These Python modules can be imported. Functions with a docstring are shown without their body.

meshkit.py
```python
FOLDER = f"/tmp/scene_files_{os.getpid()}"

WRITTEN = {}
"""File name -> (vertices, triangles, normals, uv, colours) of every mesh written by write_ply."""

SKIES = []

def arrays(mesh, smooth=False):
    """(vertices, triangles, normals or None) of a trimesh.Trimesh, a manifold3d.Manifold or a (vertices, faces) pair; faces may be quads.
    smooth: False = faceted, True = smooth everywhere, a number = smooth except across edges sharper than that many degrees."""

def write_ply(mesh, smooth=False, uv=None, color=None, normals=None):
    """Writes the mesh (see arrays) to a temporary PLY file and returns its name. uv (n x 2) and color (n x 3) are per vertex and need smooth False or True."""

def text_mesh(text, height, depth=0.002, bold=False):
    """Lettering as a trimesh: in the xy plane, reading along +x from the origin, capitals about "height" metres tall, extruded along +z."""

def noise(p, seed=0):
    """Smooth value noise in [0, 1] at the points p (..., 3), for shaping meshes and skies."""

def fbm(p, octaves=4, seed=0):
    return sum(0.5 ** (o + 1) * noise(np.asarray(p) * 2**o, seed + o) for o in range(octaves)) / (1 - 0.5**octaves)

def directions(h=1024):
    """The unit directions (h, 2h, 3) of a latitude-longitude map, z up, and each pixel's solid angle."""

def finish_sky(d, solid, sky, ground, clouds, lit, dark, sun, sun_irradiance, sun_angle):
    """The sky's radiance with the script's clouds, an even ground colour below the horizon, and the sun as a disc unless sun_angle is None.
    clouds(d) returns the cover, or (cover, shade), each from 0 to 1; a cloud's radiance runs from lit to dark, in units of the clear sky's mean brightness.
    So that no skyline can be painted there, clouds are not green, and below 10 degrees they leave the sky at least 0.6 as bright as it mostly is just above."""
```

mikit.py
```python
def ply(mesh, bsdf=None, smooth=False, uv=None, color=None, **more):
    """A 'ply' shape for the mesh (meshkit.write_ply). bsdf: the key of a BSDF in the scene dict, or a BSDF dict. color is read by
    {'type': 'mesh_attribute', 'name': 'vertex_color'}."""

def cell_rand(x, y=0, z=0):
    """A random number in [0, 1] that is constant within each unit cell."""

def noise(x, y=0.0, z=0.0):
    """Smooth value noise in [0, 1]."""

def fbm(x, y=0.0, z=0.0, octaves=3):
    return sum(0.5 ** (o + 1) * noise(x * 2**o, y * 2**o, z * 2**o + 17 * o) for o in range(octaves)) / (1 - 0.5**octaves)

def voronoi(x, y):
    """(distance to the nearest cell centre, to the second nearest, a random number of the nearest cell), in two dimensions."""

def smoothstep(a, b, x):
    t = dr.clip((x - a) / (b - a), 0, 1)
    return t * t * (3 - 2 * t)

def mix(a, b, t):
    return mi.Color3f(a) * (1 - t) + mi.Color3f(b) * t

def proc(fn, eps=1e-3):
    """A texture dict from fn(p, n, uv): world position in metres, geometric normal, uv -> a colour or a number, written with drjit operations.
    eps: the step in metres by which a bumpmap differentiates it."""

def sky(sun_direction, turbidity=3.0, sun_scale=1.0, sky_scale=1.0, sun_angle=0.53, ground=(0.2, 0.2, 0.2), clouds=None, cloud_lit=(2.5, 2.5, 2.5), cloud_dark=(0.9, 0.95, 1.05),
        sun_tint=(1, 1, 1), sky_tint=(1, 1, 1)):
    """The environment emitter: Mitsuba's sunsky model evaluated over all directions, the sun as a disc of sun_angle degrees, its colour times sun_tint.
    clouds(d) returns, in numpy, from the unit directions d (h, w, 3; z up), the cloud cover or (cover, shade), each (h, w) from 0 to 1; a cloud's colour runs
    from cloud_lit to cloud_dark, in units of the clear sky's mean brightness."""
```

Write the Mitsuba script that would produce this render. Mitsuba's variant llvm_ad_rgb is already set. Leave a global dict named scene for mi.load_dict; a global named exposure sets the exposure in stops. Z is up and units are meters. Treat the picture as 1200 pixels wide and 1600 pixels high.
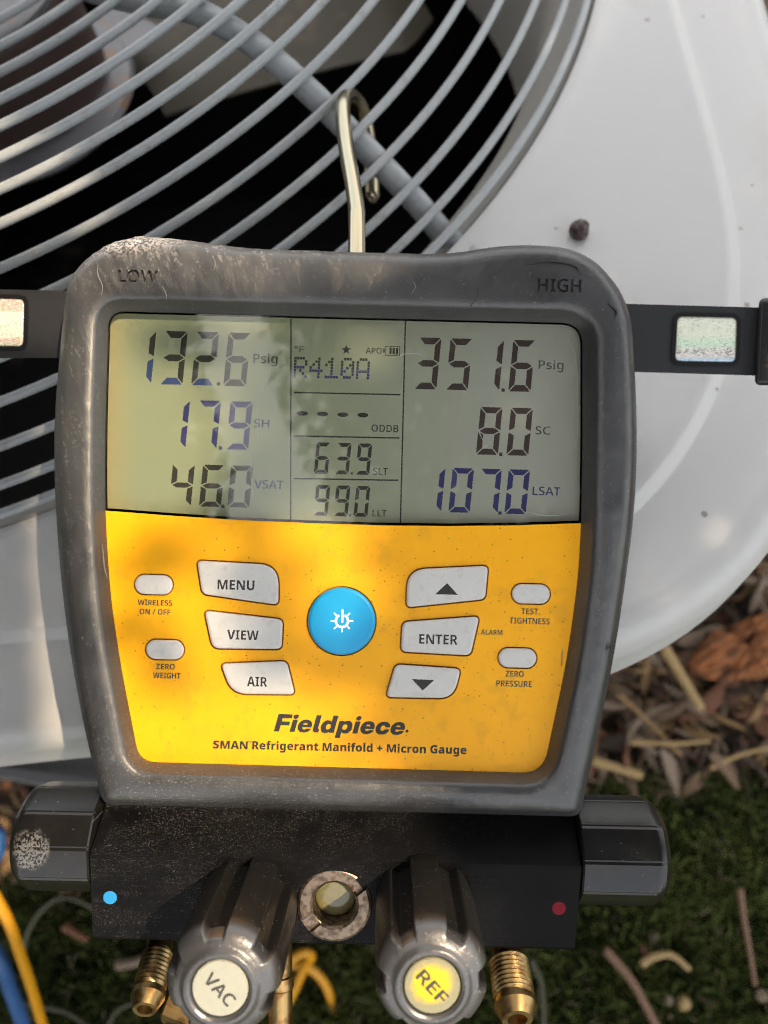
import math, random, glob
import numpy as np, trimesh, manifold3d as m3
import shapely, shapely.affinity as aff
from shapely.geometry import Polygon, Point, LineString, box
from shapely.ops import unary_union
import drjit as dr, mitsuba as mi, mikit, meshkit
from mikit import noise, fbm, voronoi, smoothstep, mix, proc, ply, cell_rand

T = mi.ScalarTransform4f
scene, labels = {}, {}
rng = np.random.default_rng(7)

# ------------------------------------------------------------------ camera, sky, exposure
F, D, K = 1178.0, 0.24, 1.1              # focal length in photo pixels, camera to gauge face (m), scale of the unit
t1, t2 = math.radians(23.1156), math.radians(-6.6881)
NRM = np.array([math.sin(t2), math.sin(t1)*math.cos(t2), math.cos(t1)*math.cos(t2)])   # world up, seen from the camera
UX = np.cross([0, 1, 0], NRM); UX /= np.linalg.norm(UX)
UY = np.cross(NRM, UX)
ROT = np.array([UX, UY, NRM])
FANC = K*np.array([-0.24904, 0.28568, -0.51370])
FANZ = 0.5775
def c2w(P):                                # camera axes (x right, y up, z back) -> world
    return (np.asarray(P, float)-FANC) @ ROT.T + [0, 0, FANZ]
def g(px, py, z=0.0):                      # a point of the gauge: face plane at z=0, z towards the viewer
    px, py, z = np.broadcast_arrays(np.asarray(px, float), np.asarray(py, float), np.asarray(z, float))
    d = D-z
    return np.stack([(px-600)/F*d, (800-py)/F*d, z], -1)
def G2W(P):
    return c2w(np.asarray(P, float)-[0, 0, D])
CAM = c2w([0, 0, 0.])
VIEW, UPV = ROT @ [0, 0, -1.], ROT @ [0, 1., 0]
def ground_hit(px, py, z=0.0):
    d = ROT @ np.array([(px-600)/F, (800-py)/F, -1.0])
    return CAM + d*((z-CAM[2])/d[2])

scene['camera'] = {'type': 'thinlens', 'fov': 2*math.degrees(math.atan(600/F)), 'fov_axis': 'x',
    'to_world': T().look_at(origin=CAM.tolist(), target=(CAM+VIEW).tolist(), up=UPV.tolist()),
    'aperture_radius': 0.0015, 'focus_distance': 0.239, 'near_clip': 0.01, 'far_clip': 300.0}
SUNC = np.array([0.45, 0.31, 0.84]); SUNC /= np.linalg.norm(SUNC)
SUN = ROT @ SUNC
scene['sky'] = mikit.sky(SUN.tolist(), turbidity=3, sun_scale=0.27, sky_scale=1.0, ground=(0.12, 0.13, 0.08),
    clouds=lambda d: 0.5+0.42*np.clip((meshkit.fbm(d*[2.2, 2.2, 3.5], 4, 5)-0.36)*5, 0, 1), cloud_lit=(1.72, 1.62, 1.5), cloud_dark=(1.0, 1.0, 1.0),
    sun_tint=(1.0, 0.94, 0.84), sky_tint=(1.15, 1.0, 0.84))
exposure = 3.83

# ------------------------------------------------------------------ helpers
def key(name):
    if name not in scene and not any(k.startswith(name+'__') for k in scene): return name
    n = 1
    while f'{name}_{n:03d}' in scene or any(k.startswith(f'{name}_{n:03d}__') for k in scene): n += 1
    return f'{name}_{n:03d}'
def put(name, mesh, bsdf, smooth=False, label=None, cat=None, group=None, kind=None, color=None):
    k = key(name)
    scene[k] = ply(mesh, bsdf, smooth, color=color)
    e = {a: b for a, b in (('label', label), ('category', cat), ('group', group), ('kind', kind)) if b}
    if e: labels[k] = e
    return k
def tag(k, label=None, cat=None, group=None, kind=None):
    labels[k] = {a: b for a, b in (('label', label), ('category', cat), ('group', group), ('kind', kind)) if b}
def W(mesh):                                # gauge frame mesh -> world
    v, f = (mesh.vertices, mesh.faces) if hasattr(mesh, 'vertices') else mesh
    return trimesh.Trimesh(G2W(v), f, process=False)
def cat(ms):
    vs, fs, n = [], [], 0
    for m in ms:
        v, f = (m.vertices, m.faces) if hasattr(m, 'vertices') else m
        vs.append(np.asarray(v)); fs.append(np.asarray(f)+n); n += len(v)
    return trimesh.Trimesh(np.vstack(vs), np.vstack(fs), process=False)
def loft(loops, cap0=False, cap1=False, closed=True):
    n = len(loops[0]); v = [np.asarray(l) for l in loops]; f = []
    i = np.arange(n if closed else n-1); j = (i+1) % n
    for k in range(len(loops)-1):
        a, b = k*n, (k+1)*n
        f += [np.stack([a+i, a+j, b+j], 1), np.stack([a+i, b+j, b+i], 1)]
    nv = n*len(loops)
    for on, k in ((cap0, 0), (cap1, len(loops)-1)):
        if on:
            v.append(v[k].mean(0)[None]); c = nv; nv += 1
            f.append(np.stack([k*n+j, k*n+i, i*0+c], 1) if k == 0 else np.stack([k*n+i, k*n+j, i*0+c], 1))
    return trimesh.Trimesh(np.vstack(v), np.vstack(f), process=False)
def polar(poly, c, n=360, ang=None):
    b = poly.exterior; L = b.length
    pts = np.array([b.interpolate(s).coords[0] for s in np.linspace(0, L, 3000, endpoint=False)])-c
    a = np.arctan2(pts[:, 1], pts[:, 0]); r = np.hypot(pts[:, 0], pts[:, 1]); o = np.argsort(a)
    th = np.linspace(-np.pi, np.pi, n, endpoint=False) if ang is None else ang
    rr = np.interp(th, a[o], r[o], period=2*np.pi)
    return np.stack([c[0]+rr*np.cos(th), c[1]+rr*np.sin(th)], 1)
def rounded(pts, rad):
    pts = np.asarray(pts, float); n = len(pts); out = []
    rad = [rad]*n if np.isscalar(rad) else rad
    for i in range(n):
        p, a, b = pts[i], pts[i-1]-pts[i], pts[(i+1) % n]-pts[i]
        la, lb = np.linalg.norm(a), np.linalg.norm(b)
        r = min(rad[i], la*.49, lb*.49); p0, p1 = p+a/la*r, p+b/lb*r
        for t in np.linspace(0, 1, 9):
            q = (1-t)**2*p0+2*t*(1-t)*p+t*t*p1
            s = 0.12*4*t*(1-t)
            out.append(q*(1-s*.0)+0)
    return Polygon(out).buffer(0)
def spline(pts, n=12):
    P = np.asarray(pts, float); P = np.vstack([2*P[0]-P[1], P, 2*P[-1]-P[-2]]); out = []
    for i in range(1, len(P)-2):
        t = np.linspace(0, 1, n, endpoint=i == len(P)-3)[:, None]
        a, b, c, d = P[i-1:i+3]
        out.append(.5*(2*b+(c-a)*t+(2*a-5*b+4*c-d)*t*t+(3*b-a-3*c+d)*t**3))
    return np.vstack(out)
def tube(path, r, n=12, caps=True, closed=False):
    P = np.asarray(path, float); r = np.atleast_1d(r); r = np.interp(np.linspace(0, 1, len(P)), np.linspace(0, 1, len(r)), r) if len(r) > 1 else np.full(len(P), float(r[0]))
    t = np.gradient(P, axis=0) if not closed else np.roll(P, -1, 0)-np.roll(P, 1, 0)
    t /= np.linalg.norm(t, axis=1, keepdims=True)
    x = np.cross(t[0], [0, 0, 1] if abs(t[0, 2]) < .9 else [1, 0, 0]); fr = []
    for k in range(len(P)):
        x = x-t[k]*(x@t[k]); x /= np.linalg.norm(x); fr.append((x, np.cross(t[k], x)))
    a = np.arange(n)/n*2*np.pi
    L = [P[k]+r[k]*(np.cos(a)[:, None]*fr[k][0]+np.sin(a)[:, None]*fr[k][1]) for k in range(len(P))]
    if closed: L.append(L[0])
    return loft(L, caps and not closed, caps and not closed)
def ringtube(R, z, r, n=220, m=10):
    a = np.arange(n)/n*2*np.pi
    return tube(np.stack([R*np.cos(a), R*np.sin(a), a*0+z], 1), r, m, closed=True)
def revolve(prof, n=48, jag=None):
    a = np.arange(n)/n*2*np.pi
    return loft([np.stack([r*np.cos(a), r*np.sin(a), a*0+z], 1) for r, z in prof], True, True)
def orient(mesh, p0, p1):                   # mesh along +z from the origin -> from p0 towards p1 (any frame)
    z = np.asarray(p1, float)-p0; L = np.linalg.norm(z); z = z/L
    x = np.cross([0, 1, 0], z); x /= np.linalg.norm(x); y = np.cross(z, x)
    return trimesh.Trimesh(mesh.vertices @ np.array([x, y, z])+p0, mesh.faces, process=False), L
def slab(poly, z0, z1):                     # polygon in photo pixels -> prism in the gauge frame
    ms = []
    for p in getattr(poly, 'geoms', [poly]):
        if p.is_empty or p.area < .02: continue
        m = trimesh.creation.extrude_polygon(p, 1.0, engine='earcut')
        v = m.vertices; ms.append((g(v[:, 0], v[:, 1], np.where(v[:, 2] > .5, z1, z0)), m.faces[:, ::-1]))
    return cat(ms)
def pillow(poly, z0, z1, bev, n=160, steps=5, dome=0.0):   # prism with a rounded upper edge (bev in photo pixels)
    c = np.array(poly.centroid.coords[0]); ls = []
    s = D/F
    base = polar(poly, c, n); ls.append(g(base[:, 0], base[:, 1], z0))
    for k in range(steps+1):
        a = k/steps*np.pi/2
        q = polar(poly.buffer(-bev*(1-math.cos(a))-1e-6), c, n)
        ls.append(g(q[:, 0], q[:, 1], z1-bev*s*(1-math.sin(a))))
    q0 = polar(poly.buffer(-bev), c, n)
    for t in (.8, .5, .2):
        q = c+(q0-c)*t
        ls.append(g(q[:, 0], q[:, 1], z1+dome*(1-t*t)))
    m = loft(ls, False, True); m.faces = m.faces[:, ::-1]
    return m
FD = glob.glob('/opt/blender-*/*/datafiles/fonts/')[0]
def glyphs(text, font='NotoSansKhmer-VariableFont_wdth,wght.woff2', axes=(700, 100)):
    """Lettering as a shapely shape, capitals 1 high, baseline 0, y down as in the photo."""
    from PIL import Image, ImageDraw, ImageFont
    ft = ImageFont.truetype(FD+font, 130)
    if axes: ft.set_variation_by_axes(list(axes))
    cap = -ft.getbbox('H', anchor='ls')[1]
    x0, y0, x1, y1 = ft.getbbox(text, anchor='ls')
    im = Image.new('L', (x1-x0+8, y1-y0+8)); ImageDraw.Draw(im).text((4-x0, 4-y0), text, 255, font=ft, anchor='ls')
    on = np.pad(np.asarray(im) > 127, ((0, 0), (1, 1))).astype(np.int8)
    rows, st = np.nonzero(np.diff(on, axis=1) == 1); en = np.nonzero(np.diff(on, axis=1) == -1)[1]
    s = shapely.union_all(shapely.box(st, rows, en, rows+1)).buffer(.7).buffer(-.7).simplify(.6)
    return aff.affine_transform(s, [1/cap, 0, 0, 1/cap, -4/cap, -(4-y0)/cap])
def fit_text(text, x0, x1, base, cap, shear=0.0, tilt=1.5, **kw):
    s = glyphs(text, **kw)
    if shear: s = aff.skew(s, xs=-shear, origin=(0, 0))
    b = s.bounds
    s = aff.affine_transform(s, [(x1-x0)/(b[2]-b[0]), 0, 0, cap, x0-b[0]*(x1-x0)/(b[2]-b[0]), base])
    return aff.rotate(s, tilt, origin=((x0+x1)/2, base-cap/2))

# ------------------------------------------------------------------ materials
IR = ROT.T
def gl(p):                                  # world -> millimetres in the gauge frame
    q = [p.x, p.y, p.z-FANZ]
    P = [sum(float(IR[i, j])*q[j] for j in range(3))+float(FANC[i]) for i in range(3)]
    return P[0]*1000, P[1]*1000, (P[2]+D)*1000
def specks(x, y, freq, amount, size=.16):
    d, _, r = voronoi(x*freq, y*freq)
    return dr.select(r > 1-amount, 1-smoothstep(size*.6, size, d), mi.Float(0))
S1 = D/F*1000                               # mm per photo pixel on the face
def pxy(p):
    x, y, z = gl(p); return x/S1+600, 800-y/S1

def grit(x, y, z, f, lo, hi):
    return smoothstep(lo, hi, fbm(x*f, y*f, z*f, 2))
def f_rubber(p, n, uv):
    x, y, z = gl(p); px, py = x/S1+600, 800-y/S1
    big = fbm(x*.06, y*.06, z*.06, 3)
    c = mix((.019, .0195, .0215), (.030, .0305, .033), smoothstep(.3, .7, big))
    scuff = smoothstep(.56, .72, fbm(x*.9+y*.35, y*.25-x*.1, z*.5, 3))
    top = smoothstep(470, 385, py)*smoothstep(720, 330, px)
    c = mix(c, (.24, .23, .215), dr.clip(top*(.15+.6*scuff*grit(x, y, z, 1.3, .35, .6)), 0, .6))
    corner = (1-smoothstep(30, 95, dr.sqrt(dr.square((px-205)*.75)+dr.square((py-365)*1.7))))*smoothstep(.38, .6, fbm(x*1.6, y*1.6, z*1.6, 3))
    c = mix(c, (.50, .46, .42), corner*.85)
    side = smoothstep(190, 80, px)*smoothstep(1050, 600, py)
    c = mix(c, (.22, .215, .20), dr.clip(side*(.34+.5*scuff*grit(x, y, z, 1.4, .35, .65)), 0, .6))  # scuffed left flank, with sunlit brightness also put into the colour
    low = smoothstep(1000, 1250, py)*smoothstep(900, 250, px)
    dust = grit(x, y, z, 4.0, .68, .80)*(.05+.75*low)+.6*grit(x+9, y, z, 2.2, .82, .88)
    c = mix(c, (.34, .33, .31), dr.clip(dust, 0, .8))
    return c
def f_rubber_r(p, n, uv):
    x, y, z = gl(p)
    return .33+.18*fbm(x*.12, y*.12, z*.12, 3)
def f_grain(p, n, uv):
    x, y, z = gl(p)
    return .55*noise(x*3.2, y*3.2, z*3.2)+.35*noise(x*1.1, y*.9, z)+.5*smoothstep(.68, .8, fbm(x*.5+y*.2, y*.14, z*.3, 3))
def f_yellow(p, n, uv):
    x, y, z = gl(p)
    c = mix((.87, .385, .002), (.90, .42, .003), fbm(x*.08, y*.08, 0, 3))
    grime = smoothstep(.52, .78, fbm(x*.16+3, y*.16, 1.5, 4))
    c = mix(c, (.50, .25, .02), grime*.30)
    sp = dr.clip(specks(x, y, .30, .14, .08)+specks(x+9, y+4, .9, .10*smoothstep(.3, .7, fbm(x*.06, y*.06, 2, 2)), .15), 0, 1)
    return mix(c, (.10, .06, .02), sp*.85)
def f_white_key(p, n, uv):
    x, y, z = gl(p)
    c = mix((.52, .515, .495), (.57, .565, .545), fbm(x*.15, y*.15, 0, 3))
    return mix(c, (.3, .24, .15), .5*specks(x, y, .6, .10, .12)+.15*smoothstep(.6, .8, fbm(x*.5, y*.5, 4, 3)))
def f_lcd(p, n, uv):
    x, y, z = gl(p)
    c = mix((.215, .245, .145), (.285, .295, .245), smoothstep(-40, 60, x))  # paler to the right: window haze put into the display colour
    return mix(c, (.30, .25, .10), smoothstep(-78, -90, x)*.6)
def f_block(p, n, uv):
    x, y, z = gl(p); px, py = x/S1+600, 800-y/S1
    c = mix((.0035, .0035, .0042), (.0065, .0062, .0065), fbm(x*.1, y*.1, z*.1, 3))
    dens = smoothstep(1000, 250, px)*(.45+.55*smoothstep(1340, 1265, py))
    d1 = grit(x, y, z, 4.2, .60, .76)*smoothstep(.25, .6, fbm(x*.12, y*.2, 3, 3))
    d2 = grit(x+5, y, z, 2.8, .76, .84)
    c = mix(c, (.22, .213, .20), dr.clip((d1*.5+d2)*dens, 0, .85))
    return c
def f_block_b(p, n, uv):
    x, y, z = gl(p)
    return noise(x*5, y*5, z*5)+.5*noise(x*2.3, y*2.3, z*2.3)
def f_knob(p, n, uv):
    x, y, z = gl(p)
    w = smoothstep(34, 40.5, z)*smoothstep(.25, .55, fbm(x*.3, y*.3, z*.3, 3)+.25)
    c = mix((.034, .031, .028), (.125, .125, .13), w)
    d = specks(x+y*.2, y+z, 1.0, .20, .16)*smoothstep(.45, .6, fbm(x*.12+2, y*.12, z*.2, 2))
    return mix(c, (.5, .48, .45), d*.6)
def f_knob_r(p, n, uv):
    x, y, z = gl(p)
    return .26+.2*fbm(x*.5, y*.5, z*.5, 3)
def f_knob_b(p, n, uv):
    x, y, z = gl(p)
    return noise(x*.9, y*.9, z*.9)+.4*noise(x*3, y*3, z*3)
def f_gloss_black(p, n, uv):
    x, y, z = gl(p); px, py = x/S1+600, 800-y/S1
    c = mix((.008, .0078, .0078), (.014, .013, .0125), fbm(x*.2, y*.2, 0, 3))
    scr = (1-smoothstep(22, 34, dr.sqrt(dr.square(px-52)+dr.square(py-1326))+14*fbm(x*.5, y*.5, 0, 3)-7))*smoothstep(.42, .50, fbm(x*2.4, y*2.0, 5, 3))
    c = mix(c, (.15, .148, .145), scr*.85)
    return mix(c, (.3, .3, .3), specks(x, y, .45, .08, .08)*.5)
def f_brass(p, n, uv):
    x, y, z = gl(p)
    return mix((.36, .25, .115), (.20, .115, .045), smoothstep(.45, .7, fbm(x*.35, y*.35, z*.35, 3)))
def f_foil(p, n, uv):
    x, y, z = gl(p); px, py = x/S1+600, 800-y/S1
    t = (py-494)/72  # rainbow bands: the diffraction of the foil put into its colour
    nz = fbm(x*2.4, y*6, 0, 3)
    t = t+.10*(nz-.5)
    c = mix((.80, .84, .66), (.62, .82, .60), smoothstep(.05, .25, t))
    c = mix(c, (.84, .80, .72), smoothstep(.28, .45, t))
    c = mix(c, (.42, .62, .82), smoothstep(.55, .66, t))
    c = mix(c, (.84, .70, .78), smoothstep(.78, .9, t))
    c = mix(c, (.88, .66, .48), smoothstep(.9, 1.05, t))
    left = smoothstep(200, 60, px)
    c = mix(c, mix((.66, .72, .56), (.62, .30, .22), smoothstep(.40, .62, noise(1, y*.45+1.2, 0)+.25*nz)), left*.8)
    c = mix(c, (.95, .93, .90), .6*grit(x*1.2, y*2.5, 0, 1.8, .52, .66))
    c = mix(c, (.16, .15, .15), .55*grit(x, y*1.6, 7, 2.6, .60, .70))
    return mix(c, (.10, .10, .10), .8*smoothstep(.54, .64, fbm(x*1.6, y*4.2, 3, 3))*smoothstep(.22, .0, abs(t-.47)))
def f_panel(p, n, uv):
    x, y, z = p.x, p.y, p.z
    c = mix((.47, .467, .462), (.51, .508, .505), fbm(x*6, y*6, z*6, 3))
    dirt = smoothstep(.58, .82, fbm(x*14+2, y*14, z*14, 4))
    c = mix(c, (.34, .31, .26), dirt*.25)
    sp = specks(x*1000, y*1000, .028, .06, .045)+specks(x*1000+40, y*1000+9, .06, .05, .06)
    return mix(c, (.16, .12, .09), dr.clip(sp, 0, 1)*.7)
def f_panel_b(p, n, uv):
    return fbm(p.x*120, p.y*120, p.z*120, 2)+.35*fbm(p.x*700, p.y*700, p.z*700, 2)
def f_wire(p, n, uv):
    c = mix((.285, .305, .32), (.335, .355, .37), fbm(p.x*60, p.y*60, p.z*60, 3))
    return mix(c, (.22, .2, .18), .5*smoothstep(.62, .8, fbm(p.x*200, p.y*200, p.z*200, 3)))
def f_blade(p, n, uv):
    c = mix((.115, .10, .072), (.045, .039, .027), fbm(p.x*14, p.y*14, p.z*14, 4))
    return mix(c, (.15, .12, .08), .6*smoothstep(.55, .8, fbm(p.x*40, p.y*40, p.z*40, 3)))
def f_motor(p, n, uv):
    return mix((.075, .045, .040), (.05, .032, .03), fbm(p.x*40, p.y*40, p.z*40, 3))
def f_steel(p, n, uv):
    c = mix((.26, .26, .28), (.20, .20, .215), fbm(p.x*40, p.y*40, p.z*40, 3))
    return mix(c, (.35, .2, .1), smoothstep(.60, .75, fbm(p.x*60+2, p.y*60, p.z*60, 3))*.7)
def f_soil(p, n, uv):
    return mix((.016, .011, .007), (.040, .028, .018), fbm(p.x*40, p.y*40, p.z*40, 4))
def f_bark(p, n, uv):
    return mix((.34, .135, .055), (.085, .040, .022), smoothstep(.30, .70, fbm(p.x*50+p.y*35, p.y*200-p.x*130, p.z*60, 4)))
def f_turf(p, n, uv):
    b = fbm(p.x*35, p.y*35, 0, 3)
    return mix((.010, .016, .004), (.048, .060, .016), smoothstep(.3, .7, .6*b+.4*noise(p.x*260, p.y*260, 0)))
def f_trunk(p, n, uv):
    return mix((.10, .075, .05), (.2, .16, .11), fbm(p.x*20, p.y*20, p.z*4, 4))

def P(name, color, rough=.5, bump=None, bs=0.0, beps=1e-4, two=True, **kw):
    tex = proc(color) if callable(color) else {'type': 'rgb', 'value': list(color)}
    b = {'type': 'principled', 'base_color': tex, 'roughness': proc(rough) if callable(rough) else rough, **kw}
    if bump: b = {'type': 'bumpmap', 'arbitrary': proc(bump, beps), 'scale': bs, 'bsdf': b}
    scene[name] = {'type': 'twosided', 'bsdf': b} if two else b
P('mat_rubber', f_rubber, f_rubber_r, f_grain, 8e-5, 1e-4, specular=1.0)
P('mat_yellow', f_yellow, .42, specular=.3)
P('mat_key', f_white_key, .45, specular=.45)
P('mat_blue_key', (.0, .30, .60), .38, specular=.5)
P('mat_gap', (.32, .16, .03), .8)
P('mat_ink', (.018, .016, .014), .55)
P('mat_grey_ink', (.05, .048, .045), .55)
P('mat_white_ink', (.85, .87, .88), .5)
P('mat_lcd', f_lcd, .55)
P('mat_seg', (.016, .015, .009), .6)
P('mat_seg_brown', (.028, .016, .012), .6)
P('mat_seg_blue', (.014, .015, .085), .6)
P('mat_seg_sky', (.018, .04, .12), .6)
P('mat_seg_grey', (.040, .042, .034), .6)
P('mat_bezel', (.20, .12, .06), .4)
P('mat_block', f_block, .46, f_block_b, 5e-5, 1e-4, specular=.07)
P('mat_knob', f_knob, f_knob_r, f_knob_b, 5e-5, 1e-4, metallic=.65)
P('mat_gloss', f_gloss_black, .20, specular=.42)
P('mat_arm', (.020, .021, .024), .45, f_grain, 4e-5)
P('mat_arm_edge', (.006, .006, .007), .4)
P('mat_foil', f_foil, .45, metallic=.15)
def f_nickel(p, n, uv):
    x, y, z = gl(p)
    return mix((.27, .205, .155), (.12, .085, .06), smoothstep(.35, .7, fbm(x*.8, y*.8, z*.8, 3)))
P('mat_disc_white', (.37, .375, .31), .4)
def f_ydisc(p, n, uv):
    x, y, z = gl(p)
    r = dr.sqrt(dr.square(x-12.6)+dr.square(y+124.2))
    return mix((.66, .46, .01), (.26, .245, .15), smoothstep(3.8, 6.4, r+1.6*fbm(x*.6, y*.6, 0, 3)-.8))
P('mat_disc_yellow', f_ydisc, .3)
P('mat_nickel', f_nickel, .42, f_knob_b, 8e-5, metallic=1.0)
P('mat_brass', f_brass, .38, metallic=1.0)
P('mat_hook', (.48, .42, .29), .17, metallic=1.0)
P('mat_sight', (.13, .12, .05), .12, specular=.7, clearcoat=.8)
P('mat_blue_dot', (.03, .28, .62), .6, specular=.1)
P('mat_red_dot', (.17, .010, .018), .6, specular=.1)
P('mat_panel', f_panel, .33, f_panel_b, 1.2e-4, 3e-4, specular=.5)
P('mat_opening', (.30, .285, .26), .5)
P('mat_wire', f_wire, .38, specular=.5)
P('mat_blade', f_blade, .5)
P('mat_motor', f_motor, .5)
P('mat_steel', f_steel, .35, metallic=.3)
P('mat_dark', (.014, .014, .015), .8)
P('mat_louver', (.010, .010, .011), .6)
P('mat_pan', (.10, .10, .105), .6)
P('mat_hose_yellow', (.52, .235, .005), .45)
P('mat_hose_blue', (.02, .075, .21), .45)
P('mat_soil', f_soil, .95)
P('mat_turf', f_turf, .8, specular=.08)
def f_bark_b(p, n, uv):
    return fbm(p.x*60+p.y*40, p.y*240-p.x*160, p.z*60, 4)
P('mat_bark', f_bark, .85, f_bark_b, 4e-3, 6e-4, specular=.15)
CHIP = [(.125, .082, .050), (.072, .047, .030), (.175, .130, .095), (.24, .155, .068), (.036, .023, .015), (.155, .070, .040)]
for i, c in enumerate(CHIP): P(f'mat_chip_{i}', c, .85)
P('mat_straw', (.29, .20, .085), .7)
P('mat_needle', (.16, .092, .058), .7)
P('mat_pale', (.055, .054, .03), .6)
P('mat_pod', (.035, .018, .015), .4)
P('mat_trunk', f_trunk, .9)
scene['mat_leaf'] = {'type': 'twosided', 'bsdf': {'type': 'diffuse', 'reflectance': {'type': 'rgb', 'value': [.05, .085, .03]}}}
scene['mat_lens'] = {'type': 'thindielectric', 'int_ior': 1.49}

# ------------------------------------------------------------------ the setting: ground
def sheet(pts, z):
    m = trimesh.creation.extrude_polygon(Polygon(pts), 1e-4, engine='earcut')
    m.vertices[:, 2] = z; return m
xs = np.array([-120, -30, -8, -2, -.8, 0, .4, .8, 1.2, 2, 8, 30, 120.])
gx, gy = np.meshgrid(xs, xs)
v = np.stack([gx.ravel(), gy.ravel(), gx.ravel()*0], 1); n = len(xs)
fq = np.array([[i*n+j, i*n+j+1, (i+1)*n+j+1, (i+1)*n+j] for i in range(n-1) for j in range(n-1)])
put('ground', (v, fq), 'mat_soil', label='bare dark soil under mulch and grass beside the cooling unit', cat='ground', kind='structure')

# ------------------------------------------------------------------ the outdoor cooling unit
AC = 'air_conditioner'
AX = 'air_conditioner__'
labels[AC] = {'label': 'white outdoor cooling unit with round wire fan guard, standing behind the gauge', 'category': 'air conditioner'}
TH = np.linspace(-np.pi, np.pi, 480, endpoint=False)
def quad_outline(q):                         # radius per angle from one corner's points, mirrored to the other three
    q = np.asarray(q, float); full = np.vstack([q*[sx, sy] for sx in (1, -1) for sy in (1, -1)])
    a = np.arctan2(full[:, 1], full[:, 0]); r = np.hypot(full[:, 0], full[:, 1]); o = np.argsort(a); a, r = a[o], r[o]
    keep = np.r_[True, np.diff(a) > 1e-4]; a, r = a[keep], r[keep]
    R = np.interp(TH, a, r, period=2*np.pi)
    k = np.exp(-(np.arange(-14, 15)/5.0)**2); k /= k.sum()
    return np.convolve(np.r_[R[-14:], R, R[:14]], k, 'valid')
OUT = quad_outline([(.0, -.437), (.144, -.4285), (.20, -.4225), (.26, -.415), (.31, -.406), (.357, -.393), (.383, -.381), (.41, -.361), (.433, -.330), (.447, -.28), (.457, -.2), (.457, -.1), (.455, -.05), (.454, 0)])
RID = quad_outline([(.0, -.392), (.15, -.386), (.25, -.381), (.31, -.371), (.345, -.356), (.371, -.335), (.397, -.295), (.411, -.255), (.415, -.206), (.411, -.158), (.406, -.10), (.402, -.05), (.400, 0)])
def ring(R, h):
    R = np.broadcast_to(R, TH.shape)
    return np.stack([K*R*np.cos(TH), K*R*np.sin(TH), TH*0+FANZ+K*h], 1)
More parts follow.
